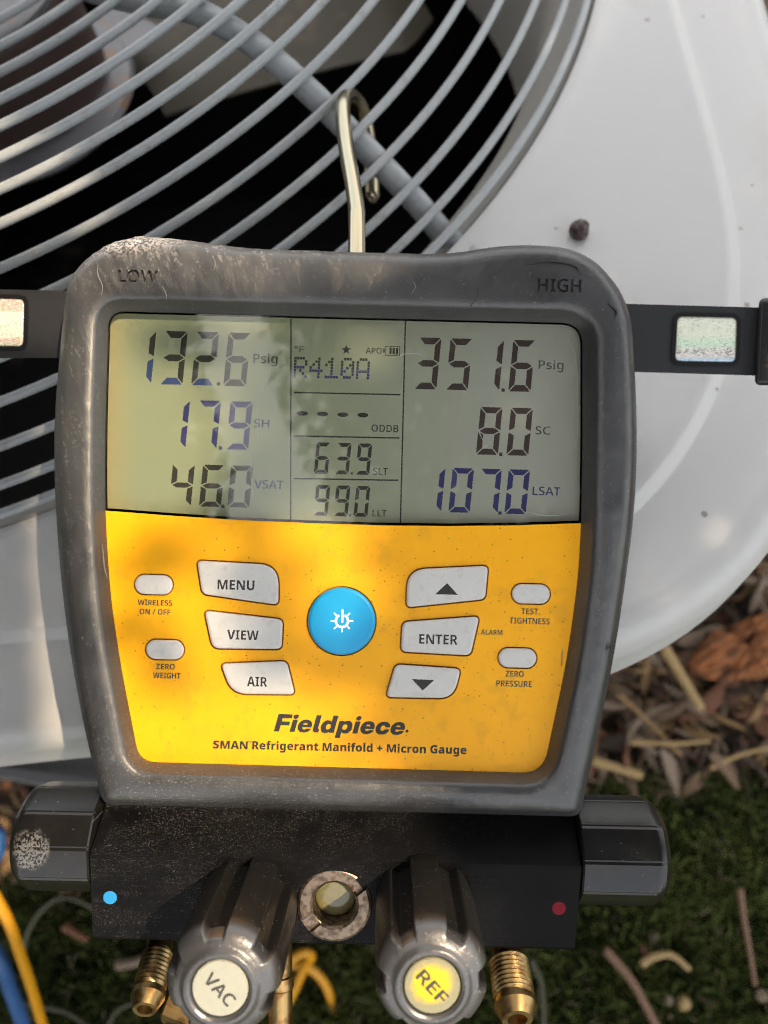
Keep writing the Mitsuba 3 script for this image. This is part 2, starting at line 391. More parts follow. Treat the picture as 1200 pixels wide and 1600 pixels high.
put(AX+'fan_opening', loft([ring(.344, -.075), ring(.345, .0), ring(.347, .035), ring(.350, .052), ring(.354, .061), ring(.360, .069), ring(.367, .0755), ring(.3722, .0788), ring(.3735, .0790), ring(.3740, .0770)]), 'mat_opening', 50, label='taupe flared ring of the fan opening')
lo = [ring(.3738, .0760), ring(.3742, .0800), ring(.3752, .0813), ring(.3770, .0813), ring(.3800, .0803)]+[ring(.386+.0*RID, .0772), ring(.385*.5+RID*.5-.004, .0752), ring(RID-.004, .0749), ring(RID-.0015, .0746), ring(RID, .0740), ring(RID+.0032, .0712), ring(RID+.0045, .0706), ring(RID+.008, .0703),
      ring(RID*.4+OUT*.6-.004, .0680), ring(OUT-.016, .0655)]
for a in np.linspace(0, np.pi/2, 8): lo.append(ring(OUT-.013+.013*math.sin(a), .0655-.013+.013*math.cos(a)-.0005))
lo += [ring(OUT+.0005, .035), ring(OUT+.0005, .028), ring(OUT-.004, .026), ring(OUT-.012, .0265)]
put(AX+'top_panel', loft(lo), 'mat_panel', 50, label='white painted sheet metal top with raised ridge and rolled edge')
put(AX+'wall', loft([ring(OUT-.030, .05), ring(OUT-.034, .03), ring(OUT-.034, -.488), ring(OUT-.034, -.490)]), 'mat_dark', 40)
HL = np.linspace(.005, -.46, 17)
for h in HL:
    put(AX+'louver', loft([ring(OUT-.032, h+.006), ring(OUT-.020, h-.004), ring(OUT-.020, h-.007), ring(OUT-.032, h+.002)]), 'mat_louver')
put(AX+'base_pan', loft([ring(OUT-.034, -.478), ring(OUT-.006, -.482), ring(OUT-.003, -.486), ring(OUT-.003, -.524), ring(OUT-.03, -.525)]), 'mat_pan', 30)
put(AX+'floor_pan', loft([ring(OUT-.035, -.50), ring(.3, -.50), ring(.01, -.50)], False, True), 'mat_dark')
# fan guard: rings of wire carried on radial rods
WR = [.154, .1756, .2021, .2288, .2472, .2628, .275, .2867, .3004, .3132, .3258, .3384, .3512, .3627, .3716]
WH = [.1242, .1263, .1321, .1384, .1407, .1401, .1375, .1336, .1275, .1206, .1131, .1053, .0973, .0904, .0854]
for R, h in zip([.07, .092, .113, .134]+WR, [.121, .121, .1215, .1225]+WH):
    put(AX+'fan_guard__wire', ringtube(K*R, FANZ+K*h, .0021 if R > .37 else .00205), 'mat_wire', True)
for q in range(4):
    az = math.radians(-35.94+90*q)
    rr = np.array([.06, .10, .154, .2021, .2288, .2472, .275, .3004, .3258, .3512, .3716, .40, .412])
    hh = np.interp(rr, WR, WH); hh[-2:] = [.0815, .0795]; hh[-3] = .0835
    pts = np.stack([K*rr*math.cos(az), K*rr*math.sin(az), FANZ+K*hh-.0078], 1)
    put(AX+'fan_guard__rod', tube(spline(pts, 8), .0057, 14), 'mat_wire', 40)
# motor, hub and blades
mot = lambda prof: trimesh.Trimesh(revolve([(K*r, FANZ+K*h) for r, h in prof], 96).vertices, revolve(prof, 96).faces, process=False)
put(AX+'motor', mot([(.063, .004), (.065, .008), (.066, .058), (.064, .064)]), 'mat_motor', 40, label='dark brown fan motor')
put(AX+'motor__end_cap', mot([(.063, .0635), (.064, .068), (.058, .073), (.035, .074), (.03, .078), (.018, .079)]), 'mat_steel', 40)
put(AX+'fan__hub', mot([(.03, -.008), (.078, -.008), (.080, -.005), (.078, -.001), (.066, .001), (.055, .003)]), 'mat_steel', 40)
def blade(az):
    L = []
    us = np.linspace(0, 1, 26)
    for u in us:
        r = .085+u*.228; half = .44+.10*u-.10*max(0, u-.85)/.15; sweep = -.02+.02*u
        row = []
        for w in np.linspace(-1, 1, 18):
            a = az+sweep+half*w
            row.append([K*r*math.cos(a), K*r*math.sin(a), FANZ+K*(-.034+.030*w*(.4+u*.6)-.010*w*w)])
        L.append(row)
    top = np.array(L); nv = 26*18
    idx = np.arange(nv).reshape(26, 18)
    fq = np.stack([idx[:-1, :-1], idx[1:, :-1], idx[1:, 1:], idx[:-1, 1:]], -1).reshape(-1, 4)
    V = np.vstack([top.reshape(-1, 3), top.reshape(-1, 3)-[0, 0, .0015]])
    Fq = np.vstack([fq, fq[:, ::-1]+nv])
    return (V, Fq)
for q in range(2):
    put(AX+'fan__blade', blade(math.radians(54+180*q)), 'mat_blade', True)
    az = math.radians(54+180*q)
    arm = trimesh.creation.box((K*.045, K*.05, .004)); arm.apply_translation([K*.085, 0, 0])
    arm.apply_transform(trimesh.transformations.rotation_matrix(az, [0, 0, 1])); arm.apply_translation([0, 0, FANZ-K*.012])
    put(AX+'fan__blade_arm', arm, 'mat_steel')

# ------------------------------------------------------------------ the manifold gauge
MG = 'manifold_gauge__'
labels['manifold_gauge'] = {'label': 'yellow and black digital refrigerant manifold gauge hanging by a hook from the fan guard', 'category': 'gauge'}
C0 = np.array([545., 830.])
outer = rounded([(96, 520), (106, 425), (190, 366), (300, 376), (380, 388), (555, 394), (700, 398), (800, 381), (915, 388), (985, 470), (996, 650), (993, 790), (962, 1020), (906, 1276), (540, 1266), (161, 1257), (128, 1125), (100, 960), (86, 790), (84, 660)],
                [40, 55, 70, 60, 60, 100, 60, 60, 75, 75, 90, 90, 120, 16, 200, 16, 120, 120, 80, 80])
open_px = rounded([(170, 486), (540, 496), (910, 505), (910, 700), (908, 818), (903, 905), (886, 1030), (848, 1208), (540, 1199), (218, 1190), (187, 1030), (172, 925), (164, 790), (165, 650)],
                  [26, 10, 34, 60, 60, 60, 90, 34, 60, 26, 90, 60, 60, 60])
NA = 900
po = lambda poly: polar(poly, C0, NA)
q_open, q_ridge, q_flat = po(open_px), po(open_px.buffer(21)), po(open_px.buffer(33))
o_in, o_mid, o_out = po(outer.buffer(-15)), po(outer.buffer(-5)), po(outer)
mmz = 1e-3
def L3(q, z): return g(q[:, 0], q[:, 1], z*mmz)
loops = [L3(q_open, -6.0), L3(q_open, -.2)]
for t in np.linspace(0, 1, 7): loops.append(L3(q_open*(1-t)+q_ridge*t, 0+5.6*t**.85))
loops.append(L3(q_flat*.45+q_ridge*.55, 6.1)); loops.append(L3(q_flat, 6.4))
for t in np.linspace(.12, 1, 8): loops.append(L3(q_flat*(1-t)+o_in*t, 6.4-.5*t+.25*math.sin(t*math.pi)))
for a in np.linspace(.25, 1, 6)*np.pi/2:
    loops.append(L3(o_in*(1-math.sin(a))+o_out*math.sin(a), 5.9-7.0*(1-math.cos(a))))
back = C0+(o_out-C0)*1.0
loops.append(L3(C0+(o_out-C0)*.998, -9)); loops.append(L3(C0+(o_out-C0)*.985, -22)); loops.append(L3(C0+(o_out-C0)*.96, -31)); loops.append(L3(C0+(o_out-C0)*.93, -34))
def rough_up(V):
    px, py = V[:, 0]/(D-V[:, 2])*F+600, 800-V[:, 1]/(D-V[:, 2])*F
    mm = V*1000
    w = np.clip((480-py)/90, 0, 1)*np.clip((760-px)/300, 0, 1)
    c = np.clip(1-np.hypot(px-205, (py-372)*1.2)/120, 0, 1)
    nz = (meshkit.fbm(mm*[.55, .55, .55], 4, 3)-.5)*(.15+.5*w+.9*c)+(meshkit.fbm(mm*.16, 3, 9)-.5)*.5
    keep = V[:, 2] > -.0185
    V = V.copy(); V[:, 2] += np.where(keep & (V[:, 2] > -.00015), nz*1e-3, 0)
    rad = V[:, :2]-g(*C0)[:2]; rad /= np.linalg.norm(rad, axis=1, keepdims=True)
    V[:, :2] += rad*(nz*np.where((V[:, 2] < .0058) & (V[:, 2] > -.02) & (py < 480), 1, 0)*.8e-3)[:, None]
    return V
hv = [rough_up(l) for l in loops]
hous = loft(hv, True, True); hous.faces = hous.faces[:, ::-1]
if hous.volume < 0: hous.faces = hous.faces[:, ::-1]
man = m3.Manifold(m3.Mesh(np.asarray(hous.vertices, np.float32), np.asarray(hous.faces, np.uint32)))
def to_man(m):
    m = trimesh.Trimesh(m.vertices, m.faces, process=False); m.merge_vertices(digits_vertex=7)
    return m3.Manifold(m3.Mesh(np.asarray(m.vertices, np.float32), np.asarray(m.faces, np.uint32)))
def from_man(m):
    x = m.to_mesh(); return trimesh.Trimesh(np.asarray(x.vert_properties[:, :3], float), np.asarray(x.tri_verts), process=False)
for txt, x0, x1, bs, cap in (('LOW', 185, 246, 441, 19), ('HIGH', 840, 908, 456, 20)):
    for gpoly in getattr(fit_text(txt, x0, x1, bs, cap, axes=(600, 100)), 'geoms', []):
        t = slab(gpoly, 5.0*mmz, 11*mmz); t.merge_vertices()
        if t.volume < 0: t.faces = t.faces[:, ::-1]
        tm = to_man(t)
        if tm.status() == m3.Error.NoError: man = man-tm
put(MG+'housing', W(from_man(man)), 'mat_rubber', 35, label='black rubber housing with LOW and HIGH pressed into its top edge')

# face plate with real openings for the keys
top_y = [(150, 796), (165, 798), (270, 806), (380, 813), (500, 818), (600, 821), (700, 822), (800, 821), (925, 817)]
plate = Polygon(top_y+[(925, 1260), (150, 1260)]).intersection(open_px.buffer(2.5))
lcdwin = Polygon([(140, 400)]+[(x, y-1.2) for x, y in top_y]+[(940, 400)])
keys = {
 'MENU': rounded([(308, 876), (435, 883), (435, 945), (316, 928)], [8, 42, 9, 9]),
 'VIEW': rounded([(319.5, 954), (442, 968), (440, 1014), (332, 1013)], [9, 9, 9, 12]),
 'AIR': rounded([(345, 1037), (448, 1033), (461, 1085), (362, 1084)], [9, 9, 9, 34]),
 'UP': rounded([(637, 890), (762.5, 884), (758, 936), (635, 949)], [36, 9, 9, 9]),
 'ENTER': rounded([(629, 972), (749, 963), (735, 1024), (626.5, 1018)], [9, 9, 9, 9]),
 'DOWN': rounded([(618, 1038), (720, 1045), (708, 1091), (603, 1089)], [9, 10, 30, 9])}
def oval(cx, cy, w, h):
    return aff.rotate(LineString([(cx-(w-h)/2, cy), (cx+(w-h)/2, cy)]).buffer(h/2), 1.4, origin=(cx, cy))
small = [('WIRELESS', oval(240.5, 913.5, 59, 30)), ('ZERO WEIGHT', oval(258, 1015, 59, 30)), ('TEST TIGHTNESS', oval(829.5, 928, 59, 30)), ('ZERO PRESSURE', oval(808.5, 1028, 59, 30))]
power = Point(534, 970.5).buffer(52.5, 64)
holes = unary_union([k.buffer(2.4) for k in keys.values()]+[k.buffer(2.1) for _, k in small]+[power.buffer(2.2)])
put(MG+'face_plate', W(slab(plate.difference(holes), -1.0*mmz, 0)), 'mat_yellow', label='scuffed yellow printed face plate')
put(MG+'key_mat', W(slab(plate, -2.6*mmz, -1.05*mmz)), 'mat_gap')
names = {'MENU': (340, 397.5, 921.5, 15), 'VIEW': (355, 404, 999.5, 14.5), 'AIR': (386, 417.5, 1072.5, 14.8), 'ENTER': (655, 715, 1006.5, 15)}
blab = {'MENU': 'white key printed MENU', 'VIEW': 'white key printed VIEW', 'AIR': 'white key printed AIR', 'UP': 'white key with black up arrow', 'ENTER': 'white key printed ENTER', 'DOWN': 'white key with black down arrow'}
for nm, poly in keys.items():
    k = put(MG+'button', W(pillow(poly, -2*mmz, 1.7*mmz, 4.2, dome=.0002)), 'mat_key', 40, label=blab[nm])
    if nm in names:
        x0, x1, b, cp = names[nm]; s = fit_text(nm, x0, x1, b, cp)
    else:
        s = Polygon([(680, 928.5), (715.5, 929.5), (698.5, 911)]) if nm == 'UP' else Polygon([(643.5, 1061), (678.5, 1062.5), (660.5, 1079)])
    c = s.centroid
    put(k+'__'+('lettering' if nm in names else 'arrow'), W(slab(aff.scale(s, 1.0, 1.0), 1.75*mmz, 1.97*mmz)), 'mat_ink')
for nm, poly in small:
    put(MG+'button', W(pillow(poly, -2*mmz, 1.2*mmz, 4.0, dome=.0002)), 'mat_key', 40, label='small white oval key above the words '+nm)
k = put(MG+'power_button', W(pillow(power, -2*mmz, 2.6*mmz, 5.0, 200, dome=.00025)), 'mat_blue_key', 40, label='round light blue power key with white power symbol')
pc = (534.3, 970.2); ic = []
arc = LineString([(pc[0]+9.6*math.cos(a), pc[1]+9.6*math.sin(a)) for a in np.radians(np.linspace(-55, 235, 40))]).buffer(1.9)
ic.append(arc); ic.append(LineString([(535, 953.5), (534.8, 971.5)]).buffer(1.8))
for a in (0, 45, 90, 135, 180, 225, 315):
    ca, sa = math.cos(math.radians(a)), math.sin(math.radians(a))
    ic.append(LineString([(pc[0]+13.2*ca, pc[1]+13.2*sa), (pc[0]+16.6*ca, pc[1]+16.6*sa)]).buffer(1.3))
put(k+'__symbol', W(slab(unary_union(ic), 2.8*mmz, 2.97*mmz)), 'mat_white_ink')
FP = MG+'face_plate__'
B6 = dict(axes=(640, 96))
for txt, x0, x1, b, cp in (('WIRELESS', 215, 269, 946, 8.6), ('ON / OFF', 218, 266, 960.3, 8.4), ('ZERO', 244, 273, 1046, 8.6), ('WEIGHT', 239, 282, 1060, 8.6), ('TEST', 814.5, 841, 959.8, 9), ('TIGHTNESS', 796.5, 859, 975, 9.3),
                           ('ZERO', 790, 818.5, 1057.5, 9), ('PRESSURE', 775.5, 831, 1073, 9.2), ('ALARM', 751.5, 785, 992, 8)):
    put(FP+'lettering', W(slab(fit_text(txt, x0, x1, b, cp, **B6), .03*mmz, .16*mmz)), 'mat_grey_ink', label='small dark printing '+txt)
s = fit_text('Fieldpiece', 428, 633, 1145.5, 27, shear=13, font='Inter.woff2', axes=(32, 880))
put(FP+'lettering', W(slab(unary_union([s, Point(636, 1142.5).buffer(2.2)]), .03*mmz, .16*mmz)), 'mat_ink', label='large heavy slanted maker lettering')
put(FP+'lettering', W(slab(unary_union([fit_text('SMAN', 333, 387, 1170.2, 12.3, axes=(820, 100)), fit_text('TM', 387.5, 393, 1160.5, 2.6, axes=(700, 100)), fit_text('Refrigerant Manifold + Micron Gauge', 394, 729, 1174.6, 12.6, tilt=1.3, axes=(820, 100))]), .03*mmz, .16*mmz)),
    'mat_ink', label='bold printing naming the refrigerant manifold and micron gauge')
put(FP+'scratch', W(slab(LineString([(878.5, 1016), (877.5, 1040)]).buffer(.9), .02*mmz, .12*mmz)), 'mat_bezel')

# display: panel, lens, printed and lit segments
ZL = -3.4*mmz
def lcdmap(poly, dz=.12): return W(slab(poly, ZL+.02*mmz, ZL+dz*mmz))
# segments lie 3.4 mm behind the face; pixels are measured on the photograph, so only their depth changes
win = open_px.intersection(lcdwin)
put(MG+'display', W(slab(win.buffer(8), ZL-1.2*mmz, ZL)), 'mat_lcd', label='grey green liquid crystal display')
put(MG+'display_frame', W(slab(win.buffer(3).difference(win.buffer(-3.2)), ZL+.01*mmz, -.5*mmz)), 'mat_bezel')
lens = slab(win.buffer(1.0), -.3*mmz, -.3*mmz)
lm = trimesh.creation.triangulate_polygon(win.buffer(1.0), engine='earcut')
put(MG+'lens', W((g(lm[0][:, 0], lm[0][:, 1], -.35*mmz), lm[1])), 'mat_lens', label='clear scratched display window')
P('mat_scratch', (.40, .40, .38), .4); P('mat_gouge', (.02, .02, .021), .5); P('mat_scuff', (.13, .127, .122), .45)
def fine(pts, z, r): return tube(spline(g(*np.array(pts, float).T, z), 8), [r*.3, r, r*.8, r*.25], 6)
for pts in ([(438, 566), (414, 600), (402, 645), (405, 708)], [(396, 700), (392, 740), (396, 775)], [(770, 690), (752, 702)], [(612, 560), (640, 552), (668, 556)], [(820, 800), (860, 806), (905, 800)], [(880, 515), (899, 560), (903, 640), (900, 720)], [(745, 668), (760, 700)]):
    put(MG+'lens__scratch', W(fine(pts, -.30*mmz, .00009)), 'mat_scratch', True)
for pts, mt in (([(152, 414), (153, 430), (160, 447), (158, 464)], 0), ([(251, 444), (258, 456), (261, 468)], 0), ([(332, 402), (336, 412), (334, 424)], 0), ([(642, 436), (649, 448), (641, 462)], 0), ([(738, 444), (748, 456), (735, 480)], 1), ([(950, 474), (964, 490), (944, 510)], 1), ([(820, 415), (855, 408), (895, 414), (905, 424)], 1), ([(948, 1016), (955, 1008), (952, 1022)], 1), ([(160, 850), (163, 885), (168, 905)], 0)):
    pz = 6.35*mmz if not 600 < pts[0][1] < 950 else 6.15*mmz
    put(MG+'housing__scrape', W(fine(pts, pz, .00028)), 'mat_gouge' if mt else 'mat_scuff', True)
SEG = {'0': 'abcdef', '1': 'bc', '2': 'abged', '3': 'abgcd', '4': 'fgbc', '5': 'afgcd', '6': 'afgedc', '7': 'abc', '8': 'abcdefg', '9': 'abcdfg'}
def digit(ch, x, yb, w, h, slant=.10, gap=1.1):
    tx, ty = .285, .145
    P_ = {'a': [(0, 1), (1, 1), (1-tx, 1-ty), (tx, 1-ty)], 'd': [(0, 0), (1, 0), (1-tx, ty), (tx, ty)],
          'f': [(0, 1), (tx, 1-ty), (tx, .5+ty*.5), (0, .5)], 'b': [(1, 1), (1-tx, 1-ty), (1-tx, .5+ty*.5), (1, .5)],
          'e': [(0, 0), (tx, ty), (tx, .5-ty*.5), (0, .5)], 'c': [(1, 0), (1-tx, ty), (1-tx, .5-ty*.5), (1, .5)],
          'g': [(.02, .5), (tx, .5+ty*.5), (1-tx, .5+ty*.5), (.98, .5), (1-tx, .5-ty*.5), (tx, .5-ty*.5)]}
    out = {}
    for s_ in SEG[ch]:
        q = Polygon([(x+a*w+b*h*slant, yb-b*h+a*w*.026) for a, b in P_[s_]]).buffer(-gap)
        q = q.buffer(-.8).buffer(.8)
        out[s_] = q
    return out
def number(text, xs_, yb, w, h, mat, dot=None, extra=None):
    parts, ex = [], []
    for i, (ch, x) in enumerate(zip(text, xs_)):
        for s_, q in digit(ch, x, yb+(x-xs_[0])*.026, w, h, gap=.85 if h > 60 else .6).items():
            (ex if extra and (i, s_) in extra else parts).append(q)
    if dot: parts.append(aff.rotate(box(dot[0]-2.6, dot[1]-2.6, dot[0]+2.6, dot[1]+2.6) if h > 60 else box(dot[0]-1.8, dot[1]-1.8, dot[0]+1.8, dot[1]+1.8), 2))
    k = put(MG+'display__reading', lcdmap(unary_union(parts)), mat, label='display reading '+(text[:-1]+'.'+text[-1]))
    if ex: put(k, lcdmap(unary_union(ex)), 'mat_seg_sky', label='bluish lower strokes of the top left reading')
    return k
number('1326', [200, 249, 298, 348], 600, 37, 85, 'mat_seg', (341.5, 600), {(1, 'd'), (2, 'd'), (0, 'c')})
number('179', [254, 302.5, 352], 700.5, 36.5, 77, 'mat_seg_blue', (345, 700))
number('460', [263, 310, 354], 791, 36, 67, 'mat_seg', (348.5, 791))
number('3516', [646, 695, 744, 793], 608.5, 36.5, 82, 'mat_seg_brown', (786, 609.5))
number('80', [742.5, 790], 711, 36, 76, 'mat_seg_brown', (782.5, 710))
number('1070', [655, 699.5, 743, 787], 800, 35, 71, 'mat_seg_blue', (781, 801.5))
number('639', [489.5, 522, 554.5], 740.5, 23, 50, 'mat_seg', (549.5, 739.6))
number('990', [489, 520.5, 551.5], 806, 23, 49, 'mat_seg', (547, 805.4))
DOTS = {'R': ['11110', '10001', '10001', '11110', '10100', '10010', '10001'], '4': ['00010', '00110', '01010', '10010', '11111', '00010', '00010'],
        '1': ['00100', '01100', '10100', '00100', '00100', '00100', '11111'], '0': ['01110', '10001', '10011', '10101', '11001', '10001', '01110'], 'A': ['01110', '10001', '10001', '10001', '11111', '10001', '10001']}
dots = []
for i, ch in enumerate('R410A'):
    for r, row in enumerate(DOTS[ch]):
        for c, on in enumerate(row):
            if on == '1':
                x = 458.5+i*24.4+c*4.25+(6-r)*.28; y = 557.6+r*4.75+(x-458)*.022
                dots.append(box(x, y, x+3.6, y+4.0))
lo_ = unary_union([b for b in dots if b.centroid.y > 570.5+(b.centroid.x-458)*.022]); hi_ = unary_union([b for b in dots if b.centroid.y <= 570.5+(b.centroid.x-458)*.022])
k = put(MG+'display__reading', lcdmap(hi_), 'mat_seg', label='dot matrix refrigerant name at the top centre of the display')
put(MG+'display__reading', lcdmap(lo_), 'mat_seg_blue', label='bluish lower half of the dot matrix refrigerant name')
for x, y in ((472.5, 646), (504, 647), (536, 648), (567, 648.6)):
    put(MG+'display__dash', lcdmap(aff.rotate(aff.scale(Point(x, y).buffer(1, 16), 8.6, 3.6), 1.5)), 'mat_seg')
def line(a, b, r=1.15): return LineString([a, b]).buffer(r, cap_style=2)
for a, b in (((454.8, 498), (454.2, 813)), ((633.5, 501), (625.6, 819)), ((459.5, 613.3), (625.5, 616.8)), ((459.5, 681.2), (624, 684.5)), ((459.5, 747.7), (622, 750.5))):
    put(MG+'display__divider', lcdmap(line(a, b)), 'mat_seg')
star = Polygon([(541+(8.2 if i % 2 == 0 else 3.2)*math.sin(i*math.pi/5), 546.8-(8.2 if i % 2 == 0 else 3.2)*math.cos(i*math.pi/5)) for i in range(10)])
put(MG+'display__star', lcdmap(star), 'mat_seg')
bat = unary_union([box(601.5, 541, 625, 556).difference(box(602.6, 542.1, 623.9, 554.9)), box(598.6, 545, 601, 551.5), box(608.5, 543.5, 612, 553.5), box(613.5, 543.5, 617, 553.5), box(618.5, 543.5, 622, 553.5)])
put(MG+'display__battery_symbol', lcdmap(aff.rotate(bat, 1.5)), 'mat_seg')
for txt, x0, x1, b, cp, mt in (('°F', 460.5, 474, 550.5, 9.5, 'mat_seg_grey'), ('APO', 571.5, 596.5, 552.5, 9, 'mat_seg'), ('ODDB', 580.5, 622.5, 675, 11, 'mat_seg'), ('SLT', 583, 606, 742, 11, 'mat_seg'), ('LLT', 582, 604, 807, 10.5, 'mat_seg'),
                               ('Psig', 396, 434, 567.5, 14, 'mat_seg'), ('SH', 397, 421, 668, 12.5, 'mat_seg_blue'), ('VSAT', 397.5, 443, 763.5, 13, 'mat_seg_blue'), ('Psig', 841.5, 880.5, 577, 13.5, 'mat_seg_grey'), ('SC', 836.5, 859.5, 679, 12.5, 'mat_seg_grey'), ('LSAT', 832, 875.5, 774, 13, 'mat_seg_blue')):
    put(MG+'display__caption', lcdmap(fit_text(txt, x0, x1, b, cp, axes=(560, 100))), mt, label='display caption '+txt)

# manifold block below the housing
def blk(pts_px):                             # cross-section rows: (left px, right px, y px at left, y px at right, z mm)
    L = [g([a, b], [ya, yb], z*mmz) for a, b, ya, yb, z in pts_px]
    v = np.vstack(L); n = len(L); f = []
    for i in range(n):
        j = (i+1) % n; f.append([2*i, 2*i+1, 2*j+1, 2*j])
    f = np.array(f); tri = np.vstack([f[:, [0, 1, 2]], f[:, [0, 2, 3]]])
    c0, c1 = len(v), len(v)+1
    v = np.vstack([v, v[::2].mean(0), v[1::2].mean(0)])
    for i in range(n):
        j = (i+1) % n; tri = np.vstack([tri, [[2*i, 2*j, c0], [2*i+1, c1, 2*j+1]]])
    m = trimesh.Trimesh(v, tri, process=False)
    if m.volume < 0: m.faces = m.faces[:, ::-1]
    return m
rowsB = [(172, 890, 1225, 1243, -13), (164, 896, 1260, 1276, -10), (143, 907, 1329, 1349, .6), (141.2, 908.2, 1334, 1354, 1.3), (140.8, 908.4, 1340, 1360, 1.3), (145, 898.2, 1463, 1481, -2.4), (146.5, 897, 1466, 1483.5, -3.4), (150, 893, 1462, 1478, -12), (168, 876, 1440, 1458, -30), (176, 868, 1300, 1310, -32)]
bm = to_man(blk(rowsB))
hole_c = g(523, 1409, 0)
cyl = revolve([(.0098, -.02), (.0098, .02)], 64); cyl.vertices += [hole_c[0], hole_c[1], -.004]
if cyl.volume < 0: cyl.faces = cyl.faces[:, ::-1]
bm = bm-to_man(cyl)
put(MG+'manifold_block', W(from_man(bm)), 'mat_block', label='black metal manifold block with chamfered top, dusted with grit')
def face_z(px, py):                          # height of the block's front face at a pixel
    return (1.3-(py-(1340+.0261*(px-141)))/123*3.7)*mmz
def face_dot(px, py, r):
    m = slab(aff.scale(Point(px, py).buffer(1, 24), r, r*.97), 0, 1)
    top = m.vertices[:, 2] > .5; qx = 600+m.vertices[:, 0]*F/(D-m.vertices[:, 2]); qy = 800-m.vertices[:, 1]*F/(D-m.vertices[:, 2])
    return trimesh.Trimesh(g(qx, qy, face_z(qx, qy)+np.where(top, .12, -.3)*mmz), m.faces, process=False)
put(MG+'manifold_block__marker_dot', W(face_dot(172, 1402.5, 10.6)), 'mat_blue_dot', label='bright blue marker dot')
put(MG+'manifold_block__marker_dot', W(face_dot(873.5, 1419.5, 10.6)), 'mat_red_dot', label='dark red marker dot')
# sight glass
def atz(mesh, px, py, z):
    m = trimesh.Trimesh(mesh.vertices+g(px, py, z), mesh.faces, process=False)
    return m
sg = revolve([(.0072, -.010), (.0118, -.010), (.0121, .0010), (.0117, .0018), (.0109, .0022), (.0078, .0022), (.0070, .0016), (.0066, .0006), (.0066, -.010)], 96)
v0 = sg.vertices; sgm = loft([v0[i*96:(i+1)*96] for i in range(9)]+[v0[:96]])
if sgm.volume < 0: sgm.faces = sgm.faces[:, ::-1]
sgm = to_man(sgm)
for a in (38, 218):
    sl = trimesh.creation.box((.0052, .0046, .0026)); sl.apply_translation([.0097, 0, .0018])
    sl.apply_transform(trimesh.transformations.rotation_matrix(math.radians(a), [0, 0, 1])); sgm = sgm-to_man(sl)
sgk = put(MG+'sight_glass', W(atz(from_man(sgm), 523, 1409, -.0012)), 'mat_nickel', 25, label='coppery round sight glass with two slots in its ring')
dome = revolve([(.0066, -.0042)]+[(.0066*math.cos(a), -.0042+.0016*math.sin(a)) for a in np.linspace(.05, 1.45, 8)], 48)
put(sgk+'__window', W(atz(dome, 523, 1409, -.0012)), 'mat_sight', True)

# the two front knobs
def knob(phase, nl=6):
    a = np.linspace(0, 2*np.pi, 288, endpoint=False)
    ph = (np.degrees(a)-phase) % (360/nl); ph = np.minimum(ph, 360/nl-ph)
    gr = 1/(1+np.exp((ph-11.5)*1.7))
    R0 = .0156
    L = []
    def row(r, z, depth): L.append(np.stack([(r-depth*gr)*np.cos(a), (r-depth*gr)*np.sin(a), a*0+z], 1))
    row(R0*.9, -.004, .0005); row(R0, .001, .0030); row(R0*1.0, .006, .0034)
    for z in np.linspace(.010, .0325, 8): row(R0*(1+.004*z/.03), z, .0034)
    for z, r, d in ((.0345, 1.0, .0030), (.0360, .992, .0022), (.0374, .972, .0023), (.0387, .93, .0018), (.0397, .87, .0010), (.0404, .79, .0001)): row(R0*r, z, d)
    for r, z in ((.0112, .0407), (.0104, .0411), (.0099, .0418), (.0093, .0421), (.0086, .0421), (.0080, .0417), (.0076, .0408), (.0074, .0400), (.003, .0400)): row(r, z, 0)
    m = loft(L, False, True)
    return m
for nm, (bx, by), ph, (tx, ty), lab, lab2, mt in (('VAC', (389, 1412), 98, (343, 1537), 'grey fluted knob with white VAC cap', 'white round cap printed VAC', 'mat_disc_white'), ('REF', (662, 1409), 121, (675, 1538), 'grey fluted knob with yellow REF cap', 'yellow round cap printed REF, rubbed grey at the rim', 'mat_disc_yellow')):
    base = g(bx, by, 0); m = knob(ph); tip = g(*((345, 1541) if nm == 'VAC' else (675, 1537)), .0405)
    V = m.vertices.copy(); V[:, :2] += base[:2]+(tip-base)[:2]*(np.clip(V[:, 2:3]/.0405, -.1, 1.05)); m = trimesh.Trimesh(V, m.faces, process=False)
    k = put(MG+'knob', W(m), 'mat_knob', 30, label=lab)
    disc = revolve([(.0074, .0395), (.0074, .0412), (.0071, .0415), (.003, .0416)], 64)
    disc.vertices[:, :2] += tip[:2]
    put(k+'__cap', W(disc), mt, 40, label=lab2)
    s = fit_text(nm, 0, 1, 0, 1, tilt=0, axes=(560, 100)); b = s.bounds
    wv = 58 if nm == 'VAC' else 58
    s = aff.affine_transform(s, [wv, 0, 0, 19.5, -wv/2, 9.7]); s = aff.rotate(s, 48, origin=(0, 0))
    tpx = (600+tip[0]/(D-.042)*F, 800-tip[1]/(D-.042)*F)
    s = aff.translate(s, tpx[0], tpx[1])
    put(k+'__lettering', W(slab(s, 41.65*mmz, 41.85*mmz)), 'mat_grey_ink')
